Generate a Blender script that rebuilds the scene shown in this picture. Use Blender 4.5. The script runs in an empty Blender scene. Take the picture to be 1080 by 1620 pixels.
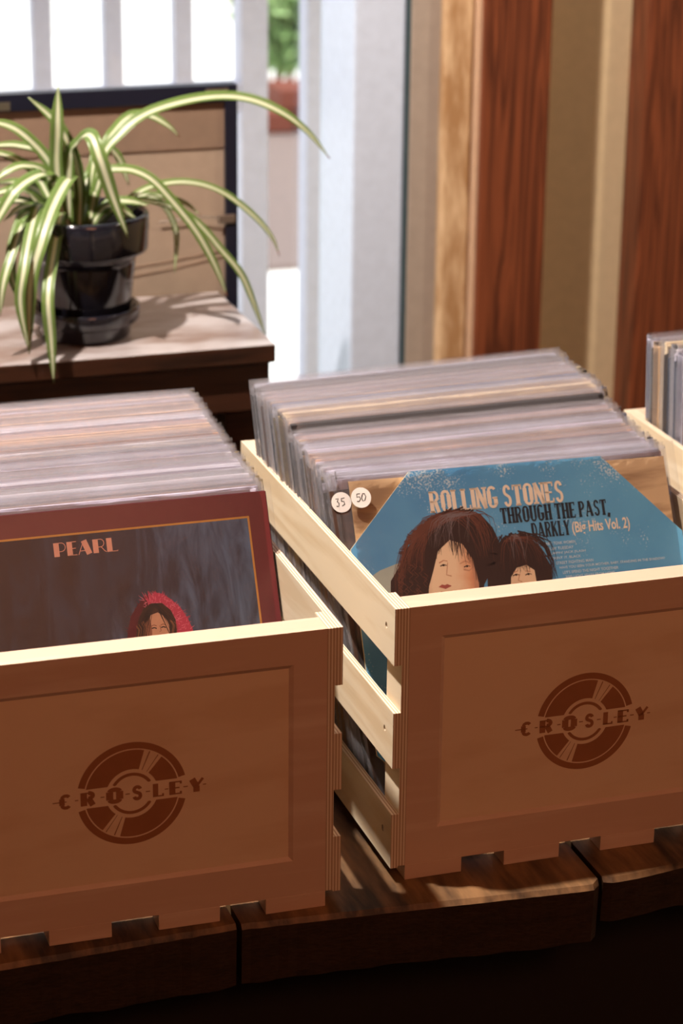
import bpy, bmesh, math, random
from mathutils import Vector, Matrix, noise
random.seed(7)
SC = bpy.context.scene
COL = SC.collection
rad = math.radians

# ------------------------------------------------------------ camera, world, lights
cam = bpy.data.cameras.new('camera')
cam.sensor_fit = 'VERTICAL'; cam.sensor_height = 24.0; cam.sensor_width = 16.0
cam.lens = 3823.85 / 1620 * 24
cam.clip_start = .05; cam.clip_end = 200
cam.dof.use_dof = True; cam.dof.focus_distance = 2.03; cam.dof.aperture_fstop = 4.6
camo = bpy.data.objects.new('camera', cam); COL.objects.link(camo)
M = Matrix(((0.950144, 0.096594, -0.296471), (-0.311636, 0.325964, -0.892541), (0.010425, 0.940434, 0.339815))).to_4x4()
M.translation = Vector((-.629, -1.7131, .9906))
camo.matrix_world = M
SC.camera = camo

SC.view_settings.view_transform = 'Standard'
SC.view_settings.look = 'None'
SC.view_settings.gamma = 1
SC.view_settings.exposure = 0.0
SC.view_settings.use_curve_mapping = False
SC.cycles.transparent_max_bounces = 32
SC.cycles.max_bounces = 8
SC.cycles.diffuse_bounces = 4

wd = bpy.data.worlds.new('world'); SC.world = wd; wd.use_nodes = True
wn = wd.node_tree.nodes; wn['Background'].inputs[0].default_value = (.86, .93, 1.0, 1)
wn['Background'].inputs[1].default_value = 1.15

def light(name, kind, loc, aim, energy, color, **kw):
    L = bpy.data.lights.new(name, kind); L.energy = energy; L.color = color
    for k, v in kw.items(): setattr(L, k, v)
    o = bpy.data.objects.new(name, L); COL.objects.link(o); o.location = loc
    o.rotation_euler = (Vector(aim) - Vector(loc)).to_track_quat('-Z', 'Y').to_euler()
    return o
light('sun', 'SUN', (0, -6, 10), (.8, -2.0, 0), 6.0, (1, .96, .9), angle=rad(.6))
KEY = Vector((-.63, .31, 1.95))
light('key_spot', 'SPOT', KEY, (.0, .35, .1), 300, (1, .88, .78), spot_size=rad(100), spot_blend=.4, shadow_soft_size=.03)
light('wall_spot', 'SPOT', (1.35, .35, 1.95), (.85, 1.4, .45), 62, (1, .86, .66), spot_size=rad(75), spot_blend=.8, shadow_soft_size=.05)
light('warm_fill', 'AREA', (.1, -2.3, 1.95), (.0, -.6, -.3), 19.5, (1, .39, .205), shape='DISK', size=1.0)  # added fill behind the camera, stands in for warm bounce off the room

# ------------------------------------------------------------ materials
def lin(r, g, b):
    f = lambda c: (c / 12.92 if c <= .04045 else ((c + .055) / 1.055) ** 2.4)
    return (f(r / 255), f(g / 255), f(b / 255), 1)

def mat(name, col, rough=.5, metal=0, spec=.5, **kw):
    m = bpy.data.materials.new(name); m.use_nodes = True
    b = m.node_tree.nodes['Principled BSDF']
    b.inputs['Base Color'].default_value = col; b.inputs['Roughness'].default_value = rough
    b.inputs['Metallic'].default_value = metal; b.inputs['Specular IOR Level'].default_value = spec
    for k, v in kw.items(): b.inputs[k].default_value = v
    # faint procedural mottling so that no surface is perfectly flat in tone
    nt = m.node_tree; n = nt.nodes
    tc = n.new('ShaderNodeTexCoord'); nz = n.new('ShaderNodeTexNoise'); nz.inputs['Scale'].default_value = 60
    hs = n.new('ShaderNodeHueSaturation'); hs.inputs['Color'].default_value = col
    mr = n.new('ShaderNodeMapRange'); mr.inputs['To Min'].default_value = .88; mr.inputs['To Max'].default_value = 1.1
    nt.links.new(tc.outputs['Object'], nz.inputs['Vector']); nt.links.new(nz.outputs['Fac'], mr.inputs['Value'])
    nt.links.new(mr.outputs[0], hs.inputs['Value']); nt.links.new(hs.outputs[0], b.inputs['Base Color'])
    return m

def wood(name, c1, c2, scale=(30, 30, 2), rough=.5, dist=3.0, wave=6.0, fine=.35, bump=.15, seed=0, spec=.4, ramp=(.3, .7), bd=.002):
    """grain runs along the axis with the smallest scale"""
    m = bpy.data.materials.new(name); m.use_nodes = True
    nt = m.node_tree; n = nt.nodes; b = n['Principled BSDF']; l = nt.links.new
    tc = n.new('ShaderNodeTexCoord'); mp = n.new('ShaderNodeMapping')
    mp.inputs['Scale'].default_value = scale; mp.inputs['Location'].default_value = (seed * 3.1, seed * 1.7, seed * 2.3)
    l(tc.outputs['Object'], mp.inputs['Vector'])
    nz = n.new('ShaderNodeTexNoise'); nz.inputs['Scale'].default_value = 1.0; nz.inputs['Detail'].default_value = 6
    nz.inputs['Distortion'].default_value = dist * .2
    l(mp.outputs[0], nz.inputs['Vector'])
    mul = n.new('ShaderNodeMath'); mul.operation = 'MULTIPLY'; mul.inputs[1].default_value = wave
    l(nz.outputs['Fac'], mul.inputs[0])
    sn = n.new('ShaderNodeMath'); sn.operation = 'PINGPONG'; sn.inputs[1].default_value = .5
    l(mul.outputs[0], sn.inputs[0])
    m2 = n.new('ShaderNodeMath'); m2.operation = 'MULTIPLY'; m2.inputs[1].default_value = 2
    l(sn.outputs[0], m2.inputs[0])
    n2 = n.new('ShaderNodeTexNoise'); n2.inputs['Scale'].default_value = 5; n2.inputs['Detail'].default_value = 4
    l(mp.outputs[0], n2.inputs['Vector'])
    mx = n.new('ShaderNodeMix'); mx.data_type = 'FLOAT'; mx.inputs[0].default_value = fine
    l(m2.outputs[0], mx.inputs[2]); l(n2.outputs['Fac'], mx.inputs[3])
    cr = n.new('ShaderNodeValToRGB'); cr.color_ramp.elements[0].position = ramp[0]; cr.color_ramp.elements[1].position = ramp[1]
    cr.color_ramp.elements[0].color = c1; cr.color_ramp.elements[1].color = c2
    l(mx.outputs[0], cr.inputs[0]); l(cr.outputs[0], b.inputs['Base Color'])
    bp = n.new('ShaderNodeBump'); bp.inputs['Strength'].default_value = bump; bp.inputs['Distance'].default_value = bd
    l(mx.outputs[0], bp.inputs['Height']); l(bp.outputs[0], b.inputs['Normal'])
    b.inputs['Roughness'].default_value = rough; b.inputs['Specular IOR Level'].default_value = spec
    return m

def ply(name):
    """birch ply: creamy faces (normal along x), laminated stripes on every cut edge"""
    m = wood(name, lin(226, 205, 172), lin(238, 222, 194), (60, 3, 30), .55, 2, 3, .3, .05)
    nt = m.node_tree; n = nt.nodes; l = nt.links.new; b = n['Principled BSDF']
    base = b.inputs['Base Color'].links[0].from_socket
    tc = n.new('ShaderNodeTexCoord'); sx = n.new('ShaderNodeSeparateXYZ'); l(tc.outputs['Object'], sx.inputs[0])
    k = n.new('ShaderNodeMath'); k.operation = 'MULTIPLY'; k.inputs[1].default_value = 1 / .0026; l(sx.outputs[0], k.inputs[0])
    fr = n.new('ShaderNodeMath'); fr.operation = 'PINGPONG'; fr.inputs[1].default_value = .5; l(k.outputs[0], fr.inputs[0])
    cr = n.new('ShaderNodeValToRGB'); cr.color_ramp.elements[0].position = .14; cr.color_ramp.elements[1].position = .3
    cr.color_ramp.elements[0].color = lin(188, 158, 126); cr.color_ramp.elements[1].color = lin(236, 222, 200); l(fr.outputs[0], cr.inputs[0])
    sn = n.new('ShaderNodeSeparateXYZ'); l(tc.outputs['Normal'], sn.inputs[0])
    ab = n.new('ShaderNodeMath'); ab.operation = 'ABSOLUTE'; l(sn.outputs[0], ab.inputs[0])
    gt = n.new('ShaderNodeMath'); gt.operation = 'GREATER_THAN'; gt.inputs[1].default_value = .5; l(ab.outputs[0], gt.inputs[0])
    mx = n.new('ShaderNodeMix'); mx.data_type = 'RGBA'; l(gt.outputs[0], mx.inputs[0]); l(cr.outputs[0], mx.inputs[6]); l(base, mx.inputs[7])
    l(mx.outputs[2], b.inputs['Base Color'])
    return m

def plastic(name, milky=.115, gloss=.5):
    m = bpy.data.materials.new(name); m.use_nodes = True
    nt = m.node_tree; n = nt.nodes; l = nt.links.new
    for x in list(n):
        if x.type != 'OUTPUT_MATERIAL': n.remove(x)
    out = [x for x in n if x.type == 'OUTPUT_MATERIAL'][0]
    tr = n.new('ShaderNodeBsdfTransparent'); tr.inputs[0].default_value = (.97, .97, .98, 1)
    df = n.new('ShaderNodeBsdfDiffuse'); df.inputs[0].default_value = (.93, .925, .98, 1)
    tl = n.new('ShaderNodeBsdfTranslucent'); tl.inputs[0].default_value = (.93, .925, .98, 1)
    a = n.new('ShaderNodeMixShader'); a.inputs[0].default_value = .45; l(df.outputs[0], a.inputs[1]); l(tl.outputs[0], a.inputs[2])
    g = n.new('ShaderNodeBsdfGlossy'); g.inputs['Roughness'].default_value = .08
    tc = n.new('ShaderNodeTexCoord'); nz = n.new('ShaderNodeTexNoise'); nz.inputs['Scale'].default_value = 90; nz.inputs['Detail'].default_value = 3
    l(tc.outputs['Object'], nz.inputs['Vector'])
    bp = n.new('ShaderNodeBump'); bp.inputs['Strength'].default_value = .35; bp.inputs['Distance'].default_value = .002
    l(nz.outputs['Fac'], bp.inputs['Height']); l(bp.outputs[0], g.inputs['Normal'])
    b1 = n.new('ShaderNodeMixShader'); b1.inputs[0].default_value = milky; l(tr.outputs[0], b1.inputs[1]); l(a.outputs[0], b1.inputs[2])
    fz = n.new('ShaderNodeFresnel'); fz.inputs[0].default_value = 1.15; l(bp.outputs[0], fz.inputs['Normal'])
    mm = n.new('ShaderNodeMath'); mm.operation = 'MULTIPLY'; mm.inputs[1].default_value = gloss / .3; mm.use_clamp = True; l(fz.outputs[0], mm.inputs[0])
    b2 = n.new('ShaderNodeMixShader'); l(mm.outputs[0], b2.inputs[0]); l(b1.outputs[0], b2.inputs[1]); l(g.outputs[0], b2.inputs[2])
    l(b2.outputs[0], out.inputs[0])
    return m

PINE = wood('pale_pine', lin(216, 184, 160), lin(228, 202, 180), (3, 22, 30), .5, 2, 2, .4, .03)
PANEL = wood('birch_panel', lin(232, 202, 168), lin(240, 213, 181), (4, 20, 14), .55, 1, 3, .2, .04)
PLY = ply('plywood')
INK = mat('printed_brown_ink', lin(164, 108, 72), .6)
INK2 = mat('printed_light_ink', lin(205, 158, 118), .6)
BENCHLIT = wood('window_lit_bench_surface', lin(134, 116, 110), lin(182, 176, 178), (5, 16, 16), .3, 2, 2.5, .55, .08, seed=5, spec=.8)  # bench wood paled and greyed, window reflection put into the colour
OLDWOOD = wood('dark_stained_plank', lin(54, 38, 26), lin(142, 106, 70), (22, 4, 14), .5, 2, 1.6, .6, .25)
ENDG = wood('rough_end_grain', lin(34, 24, 17), lin(58, 41, 28), (30, 30, 90), .7, 1, 1.2, .7, .4, seed=8)
UNDER = mat('dark_underframe_wood', lin(30, 20, 15), .7)
BENCHW = wood('dark_bench_wood', lin(30, 16, 10), lin(62, 36, 24), (4, 30, 30), .32, 2, 3, .5, .12, seed=3)
FIR = wood('red_fir', lin(76, 36, 19), lin(122, 64, 37), (26, 26, 1.3), .5, 3, 9, .3, .05, seed=1, ramp=(.15, .8))
STRIP = wood('weathered_pine_strip', lin(164, 124, 84), lin(212, 180, 142), (30, 30, 7), .6, 3, 1.6, .6, .15, seed=2)
TRIMP = mat('pinkish_trim_paint', lin(205, 170, 140), .5)
WALLP = mat('beige_wall_paint', lin(202, 180, 144), .85)
CASING = mat('greige_casing_paint', lin(158, 144, 132), .7)
SEAL = mat('dark_window_seal', lin(60, 78, 84), .5)
WHITE = mat('white_gloss_paint', lin(196, 208, 228), .45)
RAILW = mat('white_rail_paint', lin(200, 204, 222), .6)
NAVY = mat('blue_black_frame_paint', lin(20, 22, 38), .35)
KRAFT = mat('kraft_backing', lin(156, 136, 118), .8)
KRAFT2 = mat('kraft_backing_darker', lin(130, 106, 88), .8)
METAL = mat('dull_metal', (.5, .45, .4, 1), .35, 1)
POT = mat('black_glazed_ceramic', lin(26, 26, 34), .12, 0, .6, **{'Coat Weight': .3})
SOIL = mat('potting_soil', lin(52, 38, 28), .95)
CONC = mat('pale_concrete', (.86, .85, .83, 1), .9)
GRAVEL = mat('pinkish_gravel', lin(128, 112, 108), .95)
BRICK = mat('red_brick', lin(120, 62, 48), .9)
LEAFOUT = mat('shrub_leaf', lin(150, 182, 118), .6)
HOLE = mat('nail_head', lin(90, 66, 48), .5)
SLEEVE = plastic('clear_record_sleeve')
SLEEVEF = plastic('clear_front_sleeve', .012, .16)

# ------------------------------------------------------------ mesh helpers
def tag(o, label=None, cat=None, group=None, kind=None):
    if label: o['label'] = label
    if cat: o['category'] = cat
    if group: o['group'] = group
    if kind: o['kind'] = kind
    return o

def obj(name, bm, m, parent=None, smooth=False, bevel=0, loc=None, rot=None):
    bmesh.ops.recalc_face_normals(bm, faces=bm.faces)
    if smooth:
        for f in bm.faces: f.smooth = True
    me = bpy.data.meshes.new(name); bm.to_mesh(me); bm.free()
    for x in (m if isinstance(m, (list, tuple)) else [m]): me.materials.append(x)
    o = bpy.data.objects.new(name, me); COL.objects.link(o)
    if parent: o.parent = parent
    if loc: o.location = loc
    if rot: o.rotation_euler = rot
    if bevel:
        b = o.modifiers.new('bevel', 'BEVEL'); b.width = bevel; b.segments = 2; b.limit_method = 'ANGLE'
    return o

def empty(name, loc, rz=0):
    o = bpy.data.objects.new(name, None); COL.objects.link(o); o.location = loc; o.rotation_euler = (0, 0, rz)
    o.empty_display_size = .02
    return o

def box(bm, x0, x1, y0, y1, z0, z1, mi=0):
    v = [bm.verts.new((x, y, z)) for x in (x0, x1) for y in (y0, y1) for z in (z0, z1)]
    fs = [(0, 1, 3, 2), (4, 6, 7, 5), (0, 4, 5, 1), (2, 3, 7, 6), (0, 2, 6, 4), (1, 5, 7, 3)]
    out = [bm.faces.new([v[i] for i in f]) for f in fs]
    for f in out: f.material_index = mi
    return out

def B(*a):
    bm = bmesh.new(); box(bm, *a); return bm

def lathe(bm, prof, seg=64, c=(0, 0, 0)):
    rings = []
    for r, z in prof:
        rings.append([bm.verts.new((c[0] + r * math.cos(2 * math.pi * k / seg), c[1] + r * math.sin(2 * math.pi * k / seg), c[2] + z)) for k in range(seg)])
    for a, b in zip(rings, rings[1:]):
        for k in range(seg): bm.faces.new((a[k], a[(k + 1) % seg], b[(k + 1) % seg], b[k]))
    return rings

def tube(bm, pts, r, seg=8):
    rings = []
    for i, p in enumerate(pts):
        p = Vector(p); t = (Vector(pts[min(i + 1, len(pts) - 1)]) - Vector(pts[max(i - 1, 0)])).normalized()
        u = t.orthogonal().normalized(); w = t.cross(u)
        rr = r[i] if isinstance(r, (list, tuple)) else r
        rings.append([bm.verts.new(p + rr * (math.cos(2 * math.pi * k / seg) * u + math.sin(2 * math.pi * k / seg) * w)) for k in range(seg)])
    for a, b in zip(rings, rings[1:]):
        for k in range(seg): bm.faces.new((a[k], a[(k + 1) % seg], b[(k + 1) % seg], b[k]))
    bm.faces.new(rings[0][::-1]); bm.faces.new(rings[-1])

class Flat:
    """flat printed artwork on the plane y = const, coordinates (x, z)"""
    def __init__(s, y): s.bm = bmesh.new(); s.y = y
    def poly(s, pts, dy=0):
        if len(pts) <= 4:
            s.bm.faces.new([s.bm.verts.new((p[0], s.y - dy, p[1])) for p in pts]); return
        vs = [s.bm.verts.new((p[0], s.y - dy, p[1])) for p in pts]
        es = [s.bm.edges.new((vs[i], vs[(i + 1) % len(vs)])) for i in range(len(vs))]
        bmesh.ops.triangle_fill(s.bm, use_beauty=True, edges=es)
    def stroke(s, pts, w0, w1=None, dy=0):
        w1 = w0 if w1 is None else w1; n = len(pts); L = []; R = []
        for i, p in enumerate(pts):
            a = Vector(pts[max(i - 1, 0)]); b = Vector(pts[min(i + 1, n - 1)]); t = (b - a)
            t = t.normalized() if t.length > 0 else Vector((0, 1))
            nn = Vector((-t.y, t.x)) * (w0 + (w1 - w0) * i / (n - 1)) / 2
            L.append(s.bm.verts.new((p[0] + nn.x, s.y - dy, p[1] + nn.y))); R.append(s.bm.verts.new((p[0] - nn.x, s.y - dy, p[1] - nn.y)))
        for i in range(n - 1): s.bm.faces.new((L[i], R[i], R[i + 1], L[i + 1]))
    def done(s, name, m, parent):
        for f in s.bm.faces:
            f.normal_update()
            if f.normal.y > 0: f.normal_flip()
        me = bpy.data.meshes.new(name); s.bm.to_mesh(me); s.bm.free(); me.materials.append(m)
        o = bpy.data.objects.new(name, me); COL.objects.link(o); o.parent = parent
        return o

def arcpts(cx, cz, rx, rz, a0, a1, n=14):
    return [(cx + rx * math.cos(rad(a0 + (a1 - a0) * i / n)), cz + rz * math.sin(rad(a0 + (a1 - a0) * i / n))) for i in range(n + 1)]

# glyphs: strokes in a unit-high cell; T = thick stem, t = thin line
def glyphs(T, t, w, serif=0.0):
    h = T / 2; q = t / 2; r = w / 2
    def st(x, a=0, b=1): return ([(x, a), (x, b)], T)
    def sf(x, z): return ([(x - h - serif, z), (x + h + serif, z)], t) if serif else None
    ar = arcpts
    G = {
     'L': (w * .86, [st(h), ([(0, q), (w * .86, q)], t), ([(w * .86 - q, 0), (w * .86 - q, .22)], t), sf(h, 1 - q)]),
     'I': (T, [st(h), sf(h, q), sf(h, 1 - q)]),
     'E': (w * .86, [st(h), ([(0, q), (w * .86, q)], t), ([(0, 1 - q), (w * .86, 1 - q)], t), ([(0, .5), (w * .7, .5)], t), ([(w * .86 - q, 0), (w * .86 - q, .22)], t), ([(w * .86 - q, .78), (w * .86 - q, 1)], t)]),
     'T': (w * .95, [st(w * .475), ([(0, 1 - q), (w * .95, 1 - q)], t), ([(q, .75), (q, 1)], t), ([(w * .95 - q, .75), (w * .95 - q, 1)], t), sf(w * .475, q)]),
     'H': (w, [st(h), st(w - h), ([(0, .5), (w, .5)], t), sf(h, q), sf(w - h, q), sf(h, 1 - q), sf(w - h, 1 - q)]),
     'U': (w, [st(h, .2), ([(w - h, .2), (w - h, 1)], T * .8), (ar(r, .22, r - h, .22 - q, 180, 360), (T + t) / 2), sf(h, 1 - q), sf(w - h, 1 - q)]),
     'N': (w, [([(h * .7, 0), (h * .7, 1)], T * .7), ([(w - h * .7, 0), (w - h * .7, 1)], T * .7), ([(h * .6, 1), (w - h * .6, 0)], T), sf(h * .7, q), sf(w - h * .7, 1 - q)]),
     'O': (w, [st(h, .2, .8), st(w - h, .2, .8), (ar(r, .8, r - h, .2 - q, 0, 180), (T + t) / 2), (ar(r, .2, r - h, .2 - q, 180, 360), (T + t) / 2)]),
     'G': (w, [st(h, .2, .8), (ar(r, .8, r - h, .2 - q, 20, 180), (T + t) / 2), (ar(r, .2, r - h, .2 - q, 180, 360), (T + t) / 2), st(w - h, .15, .46), ([(r, .46), (w, .46)], t)]),
     'S': (w * .9, [(ar(r * .9, .74, r * .9 - h, .26 - q, 10, 180, 10) + ar(r * .9, .74, r * .9 - h, .2, 190, 235, 5) + ar(r * .9, .27, r * .9 - h, .24, 50, 0, 5) + ar(r * .9, .26, r * .9 - h, .26 - q, -5, -170, 10), (T + t) / 2)]),
     'R': (w, [st(h), ([(0, 1 - q), (w * .6, 1 - q)], t), ([(0, .5), (w * .6, .5)], t), (ar(w * .5, .75, w * .5 - h, .25 - q, 90, -90), (T + t) / 2), ([(w * .55, .5), (w - h, 0)], T * .9), sf(h, q)]),
     'P': (w * .95, [st(h), ([(0, 1 - q), (w * .55, 1 - q)], t), ([(0, .48), (w * .55, .48)], t), (ar(w * .47, .74, w * .48 - h, .26 - q, 90, -90), (T + t) / 2), sf(h, q)]),
     'D': (w, [st(h), ([(0, 1 - q), (w * .5, 1 - q)], t), ([(0, q), (w * .5, q)], t), (ar(w * .45, .5, w * .55 - h, .5 - q, 90, -90), (T + t) / 2)]),
     'A': (w * 1.1, [([(0 + q, 0), (w * .5, 1)], t * 1.3), ([(w * .5, 1), (w * 1.1 - h, 0)], T), ([(w * .2, .3), (w * .85, .3)], t), ([(0, q), (w * .25, q)], t)]),
     'K': (w * 1.05, [st(h), ([(h, .42), (w - q, 1)], t * 1.3), ([(w * .45, .6), (w * 1.05 - h, 0)], T), sf(h, q), sf(h, 1 - q)]),
     'Y': (w, [([(h, 1), (r, .42)], T), ([(w - q, 1), (r, .42)], t * 1.3), st(r, 0, .45), sf(r, q)]),
     'C': (w, [st(h, .25, .75), (ar(r, .75, r - h, .25 - q, 25, 180), (T + t) / 2), (ar(r, .25, r - h, .25 - q, 180, 335), (T + t) / 2)]),
     ',': (T, [([(h, .12), (h * .3, -.14)], T)]),
     ' ': (w * .35, []),
    }
    return G

def word(flat, text, G, x0, x1, z0, z1, gap=.08, dy=0, tilt=0.0):
    tot = sum(G[c][0] for c in text) + gap * (len(text) - 1)
    sx = (x1 - x0) / tot; sz = z1 - z0; x = 0
    for c in text:
        wd_, strokes = G[c]
        for s_ in strokes:
            if not s_: continue
            pts, w = s_
            P = [(x0 + (x + p[0]) * sx, z0 + p[1] * sz + tilt * (x + p[0]) * sx) for p in pts]
            # width given in cell units: scale by direction
            d = Vector(pts[-1]) - Vector(pts[0]) if len(pts) == 2 else None
            ww = w * (sx if d is None or abs(d.y) > abs(d.x) else sz)
            flat.stroke(P, ww, dy=dy)
        x += wd_ + gap

def type_mesh(text, x0, x1, z0, z1, y, m, parent, name, bold=0.0):
    cu = bpy.data.curves.new('type', 'FONT'); cu.body = text; cu.offset = bold; cu.resolution_u = 3
    o = bpy.data.objects.new('type', cu); COL.objects.link(o)
    dg = bpy.context.evaluated_depsgraph_get(); me = bpy.data.meshes.new_from_object(o.evaluated_get(dg))
    bpy.data.objects.remove(o)
    xs = [v.co.x for v in me.vertices]; zs = [v.co.y for v in me.vertices]
    a, b, c, d = min(xs), max(xs), min(zs), max(zs)
    for v in me.vertices:
        v.co = Vector((x0 + (v.co.x - a) / (b - a) * (x1 - x0), y, z0 + (v.co.y - c) / (d - c) * (z1 - z0)))
    me.materials.clear(); me.materials.append(m)
    r = bpy.data.objects.new(name, me); COL.objects.link(r); r.parent = parent
    return r

# ------------------------------------------------------------ setting: room shell
FZ = -.55
def struct(name, bm, m, bevel=0): return tag(obj(name, bm, m, bevel=bevel), kind='structure')
FLOORM = wood('dark_floor_boards', lin(16, 10, 7), lin(28, 18, 13), (20, 2, 20), .9, 3, 5, .4, .1, spec=.05)
struct('floor', B(-2.6, 1.9, -3.4, 1.52, FZ - .05, FZ), FLOORM)
struct('ceiling', B(-2.6, 1.9, -3.4, 1.52, 2.1, 2.15), mat('warm_ceiling', lin(200, 160, 120), .9))
struct('wall_left', B(-2.65, -2.6, -3.4, 1.52, FZ, 2.1), WALLP)
struct('wall_right', B(1.9, 1.95, -3.4, 1.52, FZ, 2.1), WALLP)
struct('wall_front', B(-2.6, 1.9, -3.45, -3.4, FZ, 2.1), mat('warm_brown_panelling', lin(130, 64, 36), .7))
# back wall with the window opening x -1.6 .. .4725, z -.3 .. 1.8
bm = bmesh.new()
box(bm, -2.6, -1.6, 1.37, 1.5, FZ, 2.1); box(bm, -1.6, .4725, 1.37, 1.5, FZ, -.30); box(bm, -1.6, .4725, 1.37, 1.5, 1.8, 2.1)
box(bm, .4725, .662, 1.37, 1.5, FZ, 2.1); box(bm, .775, 1.9, 1.40, 1.5, FZ, 2.1)
v_ = [bm.verts.new((x, y_, z)) for z in (FZ, 2.1) for x, y_ in ((.662, 1.44), (.775, 1.40), (.775, 1.5), (.662, 1.5))]
for k in range(4): bm.faces.new((v_[k], v_[(k + 1) % 4], v_[4 + (k + 1) % 4], v_[4 + k]))
struct('wall_back', bm, WALLP)
# window
win = tag(empty('window_1', (0, 1.35, -.30)), kind='structure')
bm = bmesh.new(); box(bm, .399, .4725, 0, .15, 0, 2.1)
box(bm, -1.6, -1.53, 0, .15, 0, 2.1); box(bm, -1.53, .399, 0, .15, 2.03, 2.1)
obj('window_frame', bm, WHITE, win, bevel=.004)
obj('window_sill', B(-1.53, .399, -.02, .15, -.03, .0), WHITE, win, bevel=.003)
obj('seal', B(.4725, .4775, -.004, .02, 0, 2.1), SEAL, win)
GL = bpy.data.materials.new('window_glass'); GL.use_nodes = True
nt = GL.node_tree
for x in list(nt.nodes):
    if x.type != 'OUTPUT_MATERIAL': nt.nodes.remove(x)
o_ = nt.nodes[0]; t_ = nt.nodes.new('ShaderNodeBsdfTransparent'); g_ = nt.nodes.new('ShaderNodeBsdfGlossy'); g_.inputs['Roughness'].default_value = .02
f_ = nt.nodes.new('ShaderNodeMixShader'); f_.inputs[0].default_value = .04; t_.inputs[0].default_value = (.97, .98, .98, 1)
nt.links.new(t_.outputs[0], f_.inputs[1]); nt.links.new(g_.outputs[0], f_.inputs[2]); nt.links.new(f_.outputs[0], o_.inputs[0])
obj('glass_pane', B(-1.53, .399, .135, .141, 0, 2.03), GL, win)
struct('trim_1', B(.4775, .524, 1.345, 1.37, FZ, 2.1), CASING, .002)
struct('trim_2', B(.517, .561, 1.325, 1.345, FZ, 2.1), STRIP, .006)
struct('trim_3', B(.5615, .5725, 1.318, 1.345, FZ, 2.1), TRIMP, .002)
struct('trim_4', B(.568, .667, 1.31, 1.37, FZ, 2.1), FIR, .003)
struct('trim_5', B(.823, 1.16, 1.34, 1.40, FZ, 2.1), FIR, .003)

# ------------------------------------------------------------ outside
struct('ground', B(-8, 12, 1.52, 30, FZ - .1, FZ - .02), CONC)
bm = bmesh.new(); box(bm, 1.0, 3.2, 4.2, 5.9, FZ - .02, FZ - .005); tag(obj('gravel_bed', bm, GRAVEL), 'pinkish gravel strip between pale paving and the brick edging outside', 'gravel', kind='stuff')
struct('outside_wall', B(-6, 1.5, 8.2, 8.4, FZ - .02, 5), CONC)
# railing
rl = tag(empty('deck_railing', (0, 1.95, FZ)), 'white wooden deck railing with square balusters outside the window', 'railing')
zr = .335 - FZ
obj('bottom_rail', B(-1.6, .407, -.02, .02, zr - .045, zr), RAILW, rl, bevel=.003)
obj('top_rail', B(-1.6, .407, -.025, .025, zr + .75, zr + .79), RAILW, rl, bevel=.003)
for k in range(-15, 4):
    x = .097 + .1105 * k
    if x < .36: obj('baluster', B(x - .0145, x + .0145, -.0145, .0145, zr, zr + .75), RAILW, rl, bevel=.002)
obj('railing_post', B(.407, .452, -.0225, .0225, -.02, zr + .85), RAILW, rl, bevel=.003)
tag(obj('porch_post', B(.516, .560, 1.93, 1.975, FZ - .02, 2.3), RAILW, bevel=.003), 'slim white porch post standing free right of the railing, outside', 'post')
# brick edging and shrubs
bm = bmesh.new()
for r in range(2):
    for k in range(5):
        x = 1.62 + k * .11 + (r % 2) * .055; z = FZ + r * .075
        box(bm, x, x + .1, 5.9, 6.1, z, z + .066)
tag(obj('brick_edging', bm, BRICK, bevel=.004), 'low red brick edging wall in front of the green shrub', 'wall')
def shrub(cx, cy, cz, rx, rz, n, label, m):
    bm = bmesh.new()
    for i in range(n):
        d = Vector((random.gauss(0, 1), random.gauss(0, 1), random.gauss(0, 1))).normalized() * random.uniform(.55, 1)
        c = Vector((cx + d.x * rx, cy + d.y * rx, cz + d.z * rz)); s = random.uniform(.02, .05)
        a = Vector((random.gauss(0, 1), random.gauss(0, 1), random.gauss(0, 1))).normalized(); b = a.orthogonal().normalized()
        bm.faces.new([bm.verts.new(c + v) for v in (-a * s, -b * s * .5, a * s, b * s * .5)])
    r = obj('shrub', bm, m)
    st = bmesh.new()
    for k in range(5):
        tube(st, [(cx + (k - 2) * .03, cy, FZ - .02), (cx + (k - 2) * .08, cy, cz - rz * .3), (cx + (k - 2) * rx * .3, cy, cz + rz * .3)], [.015, .01, .004], 6)
    obj('stem', st, BRICK, r)
    return tag(r, label, 'shrub')
shrub(1.83, 6.45, -.08, .17, .38, 2600, 'blurred green shrub behind the brick edging, seen between two white posts', LEAFOUT)

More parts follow.
